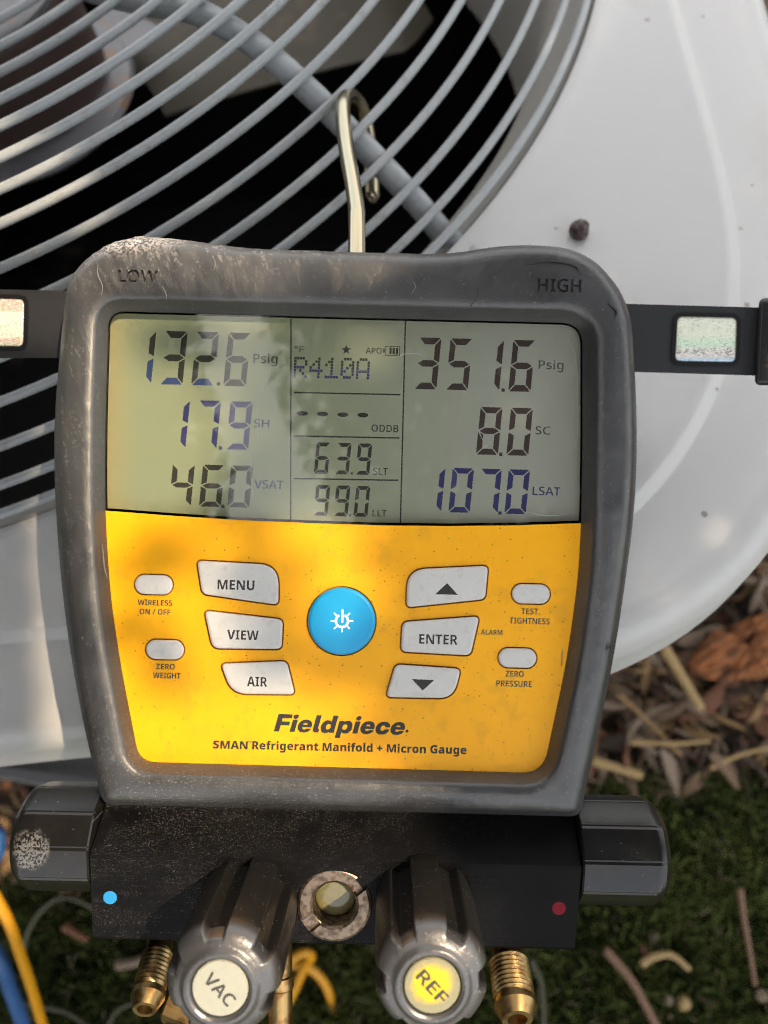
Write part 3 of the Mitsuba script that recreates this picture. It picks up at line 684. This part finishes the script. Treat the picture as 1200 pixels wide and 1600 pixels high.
# side knobs: facetted cylinders on the block's ends
def side_knob(sign, nf=10, phase=0.0, R=.0165, L=.030):
    a = np.linspace(0, 2*np.pi, 240, endpoint=False)
    ph = (np.degrees(a)-phase) % (360/nf)-180/nf
    fac = R*math.cos(math.pi/nf*.9)/np.cos(np.radians(ph)*.9)
    seam = .00035*np.exp(-((np.abs(ph)-180/nf)/1.2)**2)
    rr = fac-seam; loops_ = []
    for x, s_ in ((-.004, .35), (0, .36), (.0001, .97), (.0006, 1.0), (L*.25, 1.0), (L*.6, 1.0), (L-.004, 1.0), (L-.0025, .985), (L-.0010, .945), (L, .88), (L+.0012, .80), (L+.0016, .4)):
        q = rr*s_ if s_ > .95 else rr*(s_*.6)+R*s_*.4
        loops_.append(np.stack([a*0+sign*x, q*np.cos(a), q*np.sin(a)], 1))
    m = loft(loops_, True, True)
    return m
for sign, (px, py), L, ph, lab in ((-1, (168, 1305.5), .0252, 8, 'black glossy facetted side knob with scraped end'), (1, (891, 1324.5), .0278, 8, 'black glossy facetted side knob without scrapes')):
    z = -.0145; m = side_knob(sign, 10, ph, .0172, L); m.vertices += g(px, py, z)
    ca = math.radians(-1.2); c_ = g(px, py, z)
    V = m.vertices-c_; V = np.stack([V[:, 0]*math.cos(ca)-V[:, 1]*math.sin(ca), V[:, 0]*math.sin(ca)+V[:, 1]*math.cos(ca), V[:, 2]], 1)+c_
    put(MG+'side_knob', W(trimesh.Trimesh(V, m.faces, process=False)), 'mat_gloss', 14, label=lab)
# brass fittings
def flare(L, rn, rt):
    p = [(rn, 0), (rn, L*.30), (rn*.93, L*.31)]
    z0, z1, nth = L*.33, L*.76, 8
    for i in range(nth):
        zz = z0+(z1-z0)*i/nth; dz = (z1-z0)/nth
        p += [(rt*.90, zz), (rt*.98, zz+dz*.36), (rt, zz+dz*.5), (rt*.98, zz+dz*.64)]
    p += [(rt*.84, z1+.0004), (rt*1.0, z1+.0008), (rt*1.02, L*.86), (rt*.70, L), (rt*.46, L), (rt*.42, L-.004), (rt*.2, L-.004)]
    return revolve(p, 48)
for a, b, rn, rt, lab in ((g(256, 1452, -.020), g(226, 1578, .004), .0042, .0053, 'small brass threaded port at the left of the block'), (g(788, 1462, -.020), g(808.5, 1594, .005), .0054, .0068, 'brass threaded port at the right of the block')):
    m, _ = orient(flare(np.linalg.norm(b-a), rn, rt), a, b)
    put(MG+'port', W(m), 'mat_brass', 25, label=lab)
def hexn(r, L):
    a = np.arange(6)/6*2*np.pi
    q = np.stack([np.cos(a), np.sin(a)], 1)
    return loft([np.c_[q*r*.92, np.zeros(6)], np.c_[q*r, np.full(6, .0008)], np.c_[q*r, np.full(6, L-.0008)], np.c_[q*r*.92, np.full(6, L)]], True, True)
for a, b, r in ((g(262, 1566, -.012), g(318, 1588, -.010), .0058), (g(640, 1600, -.006), g(700, 1575, -.006), .0075)):
    m, L = orient(hexn(r, np.linalg.norm(b-a)), a, b); put(MG+'brass_nut', W(m), 'mat_brass')
kn = []
for i in range(26):
    kn += [(.0064, i*.0011), (.0070, i*.0011+.0004), (.0064, i*.0011+.0008)]
m, _ = orient(revolve(kn, 40), g(290, 1592, -.012), g(285, 1720, -.010)); put(MG+'brass_collar', W(m), 'mat_brass')
for a, b, r in ((g(437, 1462, -.018), g(438, 1680, -.010), .0042), (g(668, 1470, -.016), g(668, 1700, -.010), .0062), (g(330, 1480, -.02), g(345, 1700, -.012), .0058)):
    m, L = orient(revolve([(r, 0), (r, .012), (r*1.12, .0125), (r*1.12, .016), (r, .0165), (r, np.linalg.norm(b-a))], 40), a, b); put(MG+'brass_stem', W(m), 'mat_brass', 30)
# arms with foil squares, left and right
for sgn, x0, x1, y0a, y0b, y1a, y1b, fx, fy, lab in ((1, 955, 1192, 474, 480.7, 580, 587, (1057, 1152.5), (493.5, 567), 'black side arm with bright rainbow foil square, right end'), (-1, -110, 140, 450, 455, 560, 559, (-55, 38.5), (464, 542), 'black side arm with coppery foil square, left end')):
    zf = -.022
    arm = rounded([(x0, y0a), (x1, y0b), (x1-6, y1b), (x0, y1a)], 5)
    hole = rounded([(fx[0]+1, fy[0]), (fx[1], fy[0]+2), (fx[1]-2, fy[1]), (fx[0]-3, fy[1]-2)], 10)
    s = slab(arm.difference(hole.buffer(3)), zf-.009, zf)
    k = put(MG+'side_arm', W(s), 'mat_arm', label=lab)
    put(k+'__rim', W(slab(hole.buffer(5.5).difference(hole), zf-.004, zf+.0007)), 'mat_arm_edge')
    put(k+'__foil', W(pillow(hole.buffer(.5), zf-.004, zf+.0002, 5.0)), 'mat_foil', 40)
    if sgn == 1:
        put(k+'__stop', W(pillow(rounded([(1186, 466), (1240, 466), (1240, 602), (1179, 602)], 10), zf-.014, zf+.004, 9)), 'mat_arm_edge', 40)
# hook
hp = [g(557, 425, -.022), g(557.5, 392, -.026), g(557.5, 345, -.033), g(556.5, 322, -.038), g(550, 280, -.049), g(541, 230, -.063), g(536, 185, -.075), g(536.5, 162, -.083), g(543, 151, -.093), g(553, 153, -.104), g(563, 166, -.112), g(572, 195, -.119), g(578, 240, -.121), g(581, 285, -.120), g(582, 316, -.119)]
hpath = spline(np.array(hp), 8)
hr = np.linspace(.0030, .0036, len(hpath)); hr[-1] = .0016; hr[-2] = .0026
put(MG+'hook', W(tube(hpath, hr, 16)), 'mat_hook', 60, label='bent plated wire hook over the guard rod')

# ------------------------------------------------------------------ small things on the unit
def unit_pt(px, py, h):                      # point of the unit's top at height h (model units)
    d = ROT @ np.array([(px-600)/F, (800-py)/F, -1.0]); z = FANZ+K*h
    return CAM+d*((z-CAM[2])/d[2])
pod = trimesh.creation.icosphere(4, .0050); V = pod.vertices
V *= (1+.25*(meshkit.fbm(V*500, 3, 4)-.5))[:, None]; cut = (V @ np.array([.8, -.3, .3])) > .0026
V[cut] *= .72; V[:, 2] *= .8; V += unit_pt(905, 368, .0755)+[0, 0, .0036]
put('seed_pod', trimesh.Trimesh(V, pod.faces, process=False), 'mat_pod', True, label='small round dark brown seed pod lying on the white metal top', cat='seed')

# ------------------------------------------------------------------ ground cover
bnd = [ground_hit(*q)[:2] for q in ((-500, 1305), (0, 1345), (140, 1360), (420, 1330), (650, 1275), (860, 1225), (1000, 1212), (1200, 1205), (1500, 1190), (2000, 1150))]
bnd = np.array(bnd)
def bound_y(x): return np.interp(x, bnd[:, 0], bnd[:, 1])
def turf(nb, seed):
    r = np.random.default_rng(seed)
    x = r.uniform(-.45, 1.15, nb); y = r.uniform(-1.05, .1, nb)
    ok = y < bound_y(x)+.012*(meshkit.noise(np.stack([x*30, y*0, x*0], 1))-.5); x, y = x[ok], y[ok]; n = len(x)
    h = r.uniform(.012, .026, n)*(.7+.6*meshkit.noise(np.stack([x*45, y*45, x*0], 1), 3)); a = r.uniform(0, 2*np.pi, n); lean = r.uniform(.2, 1.1, n); w = r.uniform(.0009, .0019, n)
    d = np.stack([np.cos(a), np.sin(a), a*0], 1); s = np.stack([-np.sin(a), np.cos(a), a*0], 1)
    b = np.stack([x, y, x*0+.003], 1); up = np.array([0, 0, 1.])
    rows = []
    for t, ww in ((0, 1), (.5, .9), (1, .3)):
        c = b+up*(h*(t-.25*lean*t*t))[:, None]+d*(h*lean*t*t*.8)[:, None]
        rows += [c-s*(w*ww)[:, None], c+s*(w*ww)[:, None]]
    V = np.stack(rows, 1).reshape(-1, 3); i = np.arange(n)[:, None]*6
    Fc = np.concatenate([i+np.array([[0, 1, 3]]), i+np.array([[0, 3, 2]]), i+np.array([[2, 3, 5]]), i+np.array([[2, 5, 4]])])
    return V, Fc
gm = sheet([(-60, -60), (60, -60), (60, bound_y(.9))]+[tuple(p) for p in bnd[::-1]]+[(-60, bnd[0, 1])], .004)
gm = trimesh.Trimesh(gm.vertices, gm.faces, process=True)
put('lawn', gm, 'mat_turf', label='short green lawn beside the mulch strip', cat='lawn', kind='structure')
P('mat_turf_light', (.070, .092, .022), .7, specular=.15); P('mat_turf_dry', (.085, .070, .035), .7)
put('grass__001', turf(26000, 12), 'mat_turf_light'); put('grass__002', turf(9000, 13), 'mat_turf_dry')
put('grass', turf(120000, 11), 'mat_turf', label='short dark green turf blades below the gauge', cat='grass', kind='stuff')
def strip(L, w, th, bend, tw, r, n=6):
    t = np.linspace(-.5, .5, n); rows = []
    wob = r.normal(0, .12, n)
    for k, u in enumerate(t):
        c = np.array([u*L, bend*L*(u*u-.08), .3*bend*L*math.sin(u*3)]); ww = w*(1-.9*abs(2*u)**3)*(1+wob[k]); a = tw*u
        s = np.array([0, math.cos(a), math.sin(a)])*ww/2; up = np.array([0, -math.sin(a), math.cos(a)])*th/2
        rows.append([c-s-up, c+s-up, c+s*.8+up, c-s*.8+up])
    return loft(rows, True, True)
def rotz_tilt(m, a, b, c, p):
    R = trimesh.transformations.euler_matrix(c, b, a, 'sxyz')[:3, :3]
    return trimesh.Trimesh(m.vertices @ R.T+p, m.faces, process=False)
r_ = np.random.default_rng(21)
def mulch_spot():
    while True:
        x = r_.uniform(-.35, 1.05); y = r_.uniform(-.75, .35)
        if y > bound_y(x)-.02 and (abs(x) > .40 or y < -.40): return x, y
loose = {i: [] for i in range(6)}
for i in range(5200):
    x, y = mulch_spot(); L = r_.uniform(.010, .05)
    m = strip(L, L*r_.uniform(.1, .3), .002, r_.normal(0, .5), r_.normal(0, 1), r_, 4)
    loose[int(r_.integers(0, 6))].append(rotz_tilt(m, r_.uniform(0, 6.3), r_.normal(0, .25), r_.normal(0, .3), [x, y, r_.uniform(.002, .022)]))
for i in range(6):
    put('mulch' if i == 0 else f'mulch__{i:03d}', cat(loose[i]), f'mat_chip_{i}', True)
labels['mulch'] = {'label': 'fine shredded brown bark litter covering the strip between unit and lawn', 'category': 'mulch', 'kind': 'stuff'}
def spot_px(x0, x1, y0, y1):
    q = ground_hit(r_.uniform(x0, x1), r_.uniform(y0, y1), .02); return q
cnt = 0
while cnt < 85:
    q = spot_px(905, 1215, 900, 1215) if cnt < 70 else spot_px(-10, 150, 1250, 1370)
    if q[1] < bound_y(q[0])-.01: continue
    L = r_.uniform(.03, .085)
    m = strip(L, L*r_.uniform(.10, .30), r_.uniform(.002, .004), r_.normal(0, .5), r_.normal(0, 1.2), r_, 7)
    put('bark_shred', rotz_tilt(m, r_.uniform(0, 6.3), r_.normal(0, .2), r_.normal(0, .35), [q[0], q[1], r_.uniform(.016, .036)]), f'mat_chip_{int(r_.choice([0, 0, 2, 1, 2, 3, 5, 4]))}', True,
        label='curled shred of brown or grey bark lying loose in the mulch strip', cat='bark', group='bark shreds in the mulch strip')
    cnt += 1
def chunk(pxs, z, th, mat, name, label, cat_, seed=0):
    pts = np.array([ground_hit(x, y, z) for x, y in pxs]); P2 = Polygon(pts[:, :2]).buffer(.004).buffer(-.002)
    c = np.array(P2.centroid.coords[0]); n = 60; b = polar(P2, c, n); L = []
    for s, zz in ((.86, 0), (1., .3), (.97, .7), (.85, .95), (.55, 1.08), (.2, 1.0)):
        q = c+(b-c)*s; v_ = np.c_[q, np.full(n, z+th*(zz-1))]
        nz = meshkit.fbm(np.c_[q*90, q[:, 0]*0+seed], 4, seed)-.5
        v_[:, :2] += (meshkit.fbm(np.c_[q*170, q[:, 0]*0+zz], 3, seed)-.5)[:, None]*.012*s
        v_[:, 2] += nz*th*1.5; L.append(v_)
    put(name, loft(L, True, True), mat, 35, label=label, cat=cat_)
chunk([(1078, 1042), (1092, 1015), (1120, 985), (1160, 972), (1230, 945), (1240, 1040), (1190, 1056), (1140, 1058), (1100, 1050)], .055, .022, 'mat_bark', 'bark_chip', 'large orange brown bark chip at the edge of the mulch under the unit', 'bark', 3)
def ground_stick(pxs, r, z, mat, name, label, cat_, n=8, taper=.6, group=None):
    P_ = np.array([ground_hit(x, y, zz) for (x, y), zz in zip(pxs, np.broadcast_to(z, len(pxs)))]); S = spline(P_, 8)
    rad = r*(1-(1-taper)*np.linspace(0, 1, len(S))); put(name, tube(S, rad, n), mat, True, label=label, cat=cat_, group=group)
ground_stick([(1035, 1008), (1062, 1052), (1096, 1108)], .0065, [.06, .05, .04], 'mat_straw', 'straw_stalk', 'thick pale straw stalk slanting down from under the white panel', 'straw', taper=.8)
ground_stick([(925, 1188), (965, 1200), (1003, 1212)], .005, .04, 'mat_straw', 'straw_stalk', 'short golden straw stalk on the mulch edge beside the gauge housing', 'straw', taper=.9)
ground_stick([(985, 1160), (1050, 1162), (1110, 1158)], .003, .04, 'mat_straw', 'straw_stalk', 'thin flat pale straw lying level across the mulch', 'straw')
ground_stick([(955, 1075), (1005, 1120), (1065, 1180)], .0034, .035, 'mat_chip_3', 'straw_stalk', 'long thin brown stalk crossing the mulch diagonally', 'straw')
ground_stick([(1110, 1200), (1155, 1180), (1215, 1165)], .0028, .035, 'mat_straw', 'straw_stalk', 'thin curved straw at the mulch edge by the lawn, far right', 'straw')
ground_stick([(945, 1483), (985, 1530), (1008, 1570), (1030, 1612)], .0042, .026, 'mat_needle', 'twig', 'straight reddish brown twig lying on the lawn', 'twig', taper=.9)
ground_stick([(1002, 1507), (1022, 1495), (1050, 1493), (1078, 1515)], .0042, .026, 'mat_straw', 'twig', 'short arched orange twig on the lawn', 'twig')
ground_stick([(1156, 1388), (1163, 1440), (1172, 1490), (1180, 1540)], .0036, .026, 'mat_needle', 'twig', 'thin upright looking brown twig on the lawn at the right edge', 'twig')
ground_stick([(183, 1507), (205, 1504), (238, 1495)], .0060, .026, 'mat_chip_2', 'wood_chip', 'pale wood chip on the lawn beside the left brass port', 'wood chip', taper=.8)
ground_stick([(101, 1447), (115, 1456), (136, 1468)], .0055, .024, 'mat_chip_5', 'wood_chip', 'reddish wood chip on the shaded lawn left of the manifold block', 'wood chip')
ground_stick([(-30, 1352), (-5, 1341), (16, 1330)], .0075, .03, 'mat_needle', 'wood_chip', 'tan stick end showing at the left edge beside the side knob', 'stick')
ground_stick([(35, 1512), (42, 1462), (66, 1422), (100, 1402), (142, 1417), (165, 1440)], .0026, [.01, .03, .05, .055, .045, .02], 'mat_pale', 'grass_stem', 'pale arched grass stem looping beside the manifold block', 'grass stem', taper=.9)
ground_stick([(40, 1568), (70, 1574), (105, 1582), (140, 1605)], .0024, .03, 'mat_pale', 'grass_stem', 'pale thin grass stem beside the yellow hose', 'grass stem', taper=.9)
ground_stick([(165, 1612), (180, 1583), (205, 1568), (235, 1568)], .0024, .03, 'mat_pale', 'grass_stem', 'pale curved grass stem below the left brass port', 'grass stem', taper=.9)
ground_stick([(830, 1500), (846, 1540), (850, 1610)], .0026, .03, 'mat_pale', 'grass_stem', 'pale grass stem beside the right brass port', 'grass stem', taper=.9)
for (x, y, rr, mt, lab) in ((1068, 1566, .0075, 'mat_straw', 'round orange pebble like seed on the lawn'), (1043, 1563, .0055, 'mat_chip_2', 'small grey green seed beside the orange one'), (1007, 1484, .0048, 'mat_chip_5', 'small reddish seed under the arched twig'), (1190, 1556, .006, 'mat_chip_2', 'pale pinkish seed at the right edge of the lawn'), (1022, 1464, .005, 'mat_chip_2', 'small pale seed above the arched twig')):
    m = trimesh.creation.icosphere(3, rr); m.vertices *= (1+.3*(meshkit.fbm(m.vertices*250, 3, 2)-.5))[:, None]*[1, 1, .7]; m.vertices += ground_hit(x, y, .016)
    put('seed', m, mt, True, label=lab, cat='seed')

# ------------------------------------------------------------------ hoses
def cam_path(pts):                           # (photo px, py, metres from the camera plane)
    return np.array([c2w([(x-600)/F*d, (800-y)/F*d, -d]) for x, y, d in pts])
put('hose', tube(spline(cam_path([(-260, 1080, .50), (-120, 1230, .50), (-5, 1405, .52), (35, 1500, .55), (66, 1600, .60), (110, 1760, .68), (160, 1900, .80)]), 10), .0038, 14), 'mat_hose_yellow', True, label='yellow hose running down past the left edge beside a blue hose', cat='hose')
put('hose', tube(spline(cam_path([(-300, 1100, .53), (-140, 1290, .53), (-12, 1480, .55), (16, 1545, .57), (42, 1620, .60), (90, 1780, .68), (120, 1900, .80)]), 10), .0054, 14), 'mat_hose_blue', True, label='dark blue hose running down past the left edge behind a yellow hose', cat='hose')
put('hose', tube(spline(cam_path([(-80, 1250, .6), (-30, 1285, .6), (-8, 1312, .6), (-25, 1350, .6), (-90, 1370, .62)]), 10), .0085, 14), 'mat_hose_blue', True, label='blue hose bend peeping in at the left edge above the tan stick', cat='hose')
yl = [(400, 1660, .82), (436, 1592, .80), (458, 1552, .785), (476, 1512, .77), (487, 1494, .755), (470, 1490, .745), (445, 1508, .745), (425, 1526, .75), (415, 1545, .76), (405, 1540, .775), (418, 1520, .785), (446, 1508, .785), (480, 1512, .785), (504, 1532, .79), (518, 1565, .80), (524, 1612, .82), (520, 1700, .86)]
put('hose', tube(spline(cam_path(yl), 10), .0044, 14), 'mat_hose_yellow', True, label='looped yellow hose hanging below the block between the two front knobs', cat='hose')

# ------------------------------------------------------------------ the tree that shades the place, with leaf masses added to block light
CEN = G2W(g(600, 800, 0))
CROWN = CEN+SUN*1.55
lit = unary_union([Polygon(q) for q in (
    [(-260, 240), (60, 335), (180, 345), (420, 355), (640, 375), (600, 425), (330, 455), (200, 480), (185, 800), (200, 1200), (84, 1215), (84, 560), (60, 500), (-260, 490)],
    [(200, 560), (300, 590), (320, 700), (280, 790), (200, 800)], [(470, 790), (560, 800), (575, 960), (545, 1020), (470, 980), (455, 860)],
    [(300, 1070), (410, 1060), (470, 1110), (470, 1190), (215, 1200), (215, 1150)], [(290, 850), (345, 850), (350, 1040), (290, 1040)],
    [(110, 1215), (215, 1200), (600, 1190), (650, 1300), (760, 1400), (800, 1480), (780, 1700), (-160, 1700), (-160, 1270)],
    [(-300, -170), (20, -115), (130, -5), (185, 70), (80, 125), (-300, 120)])])
r_ = np.random.default_rng(5)
nl = 90000
u = r_.normal(size=(nl, 3)); u /= np.linalg.norm(u, axis=1, keepdims=True); c = u*(r_.uniform(0, 1, nl)**(1/3))[:, None]*[.95, .95, .42]
clump = meshkit.fbm(c*3.2+9, 3, 8); c = c[clump > .36]
c = c+CROWN
low = r_.normal(size=(42000, 3)); low /= np.linalg.norm(low, axis=1, keepdims=True); low = low*(r_.uniform(0, 1, 42000)**(1/3))[:, None]*[.40, .62, .17]+CAM+[-.52, -.10, .25]  # unseen clump added low on the left to block skylight over the panel
c = np.vstack([c, low])
added_bush = r_.normal(size=(52000, 3)); added_bush /= np.linalg.norm(added_bush, axis=1, keepdims=True); added_bush = added_bush*(r_.uniform(0, 1, 52000)**(1/3))[:, None]*[.34, .85, .62]+CAM+[-.98, -.10, .0]  # unseen leaf mass added at left to cut the skylight from that side
added_bush = added_bush[meshkit.fbm(added_bush*4+3, 3, 4) > .36]
d = ((c-CEN) @ (ROT @ np.array([0, 0, 1.]))); foot = c-SUN*(d/(SUN @ (ROT @ np.array([0, 0, 1.]))))[:, None]
fc = (foot-np.array([0, 0, FANZ])) @ ROT+FANC
pxl, pyl = 600+fc[:, 0]/-fc[:, 2]*F, 800-fc[:, 1]/-fc[:, 2]*F
inside = shapely.contains_xy(lit.buffer(34), pxl, pyl)
keepin = shapely.contains_xy(unary_union([LineString([(400, 800), (380, 900), (420, 1000)]).buffer(22), LineString([(100, 960), (260, 1010)]).buffer(16)]), pxl, pyl)
c = c[~inside | (keepin & (r_.uniform(size=len(c)) < .5))]
twig = G2W(g(r_.uniform(-240, 36, 1500), r_.uniform(520, 1190, 1500), 0))+SUN*r_.uniform(1.3, 1.75, 1500)[:, None]   # leaves added to block the sun on the left panel
c = np.vstack([c, twig])
nl = len(c); ax = r_.normal(size=(nl, 3)); ax /= np.linalg.norm(ax, axis=1, keepdims=True); bx_ = np.cross(ax, r_.normal(size=(nl, 3))); bx_ /= np.linalg.norm(bx_, axis=1, keepdims=True); nn = np.cross(ax, bx_)
Ls, ws = r_.uniform(.026, .042, nl)[:, None], r_.uniform(.012, .019, nl)[:, None]
V = np.stack([c-ax*Ls*.5, c-ax*Ls*.05+bx_*ws*.5+nn*.002, c+ax*Ls*.5, c-ax*Ls*.05-bx_*ws*.5+nn*.002], 1).reshape(-1, 3)
i4 = np.arange(nl)[:, None]*4
def leaf_mesh(c, r):
    n = len(c); ax = r.normal(size=(n, 3)); ax /= np.linalg.norm(ax, axis=1, keepdims=True); b = np.cross(ax, r.normal(size=(n, 3))); b /= np.linalg.norm(b, axis=1, keepdims=True); nn = np.cross(ax, b)
    L, w = r.uniform(.028, .045, n)[:, None], r.uniform(.014, .022, n)[:, None]
    V = np.stack([c-ax*L*.5, c-ax*L*.05+b*w*.5+nn*.002, c+ax*L*.5, c-ax*L*.05-b*w*.5+nn*.002], 1).reshape(-1, 3); i = np.arange(n)[:, None]*4
    return V, np.concatenate([i+np.array([[0, 1, 2]]), i+np.array([[0, 2, 3]])])
put('added_shrub__crown', leaf_mesh(added_bush, r_), 'mat_leaf')
sb = CAM+[-.98, -.10, 0]; sb[2] = 0
for k in range(5):
    e = sb+[.12*math.cos(k*1.3), .5*math.sin(k*1.3), 0]; put('added_shrub__stem', tube(spline(np.array([sb+[.02*k-.04, .03*k-.06, 0], (sb+e)/2+[0, 0, .35], e+[0, 0, .95]]), 8), [.014, .006], 8), 'mat_trunk', True)
labels['added_shrub'] = {'label': 'unseen leaf mass added left of the cooling unit to cut skylight', 'category': 'added_shrub'}
put('tree__crown', (V, np.concatenate([i4+np.array([[0, 1, 2]]), i4+np.array([[0, 2, 3]])])), 'mat_leaf')
tb = np.array([CROWN[0]+1.3, CROWN[1]+1.1, 0]); tt = CROWN+[.9, .75, .25]
put('tree__trunk', tube(spline(np.array([tb, tb*.6+tt*.4+[.05, 0, 0], tt, tt+[.05, .1, .9]]), 10), np.linspace(.11, .05, 31), 14), 'mat_trunk', True)
for e in ([.0, .0, .0], [.3, -.35, .05], [-.4, .2, .05], [.25, .4, .1]):
    put('tree__limb', tube(spline(np.array([tt-[0, 0, .1], tt*.5+(CROWN+e)*.5+[0, 0, .12], CROWN+np.array(e)+[.28, .30, .08]]), 8), np.linspace(.035, .012, 17), 8), 'mat_trunk', True)
labels['tree'] = {'label': 'leafy tree whose branch overhead shades the gauge and the unit, with added shading clumps', 'category': 'tree'}
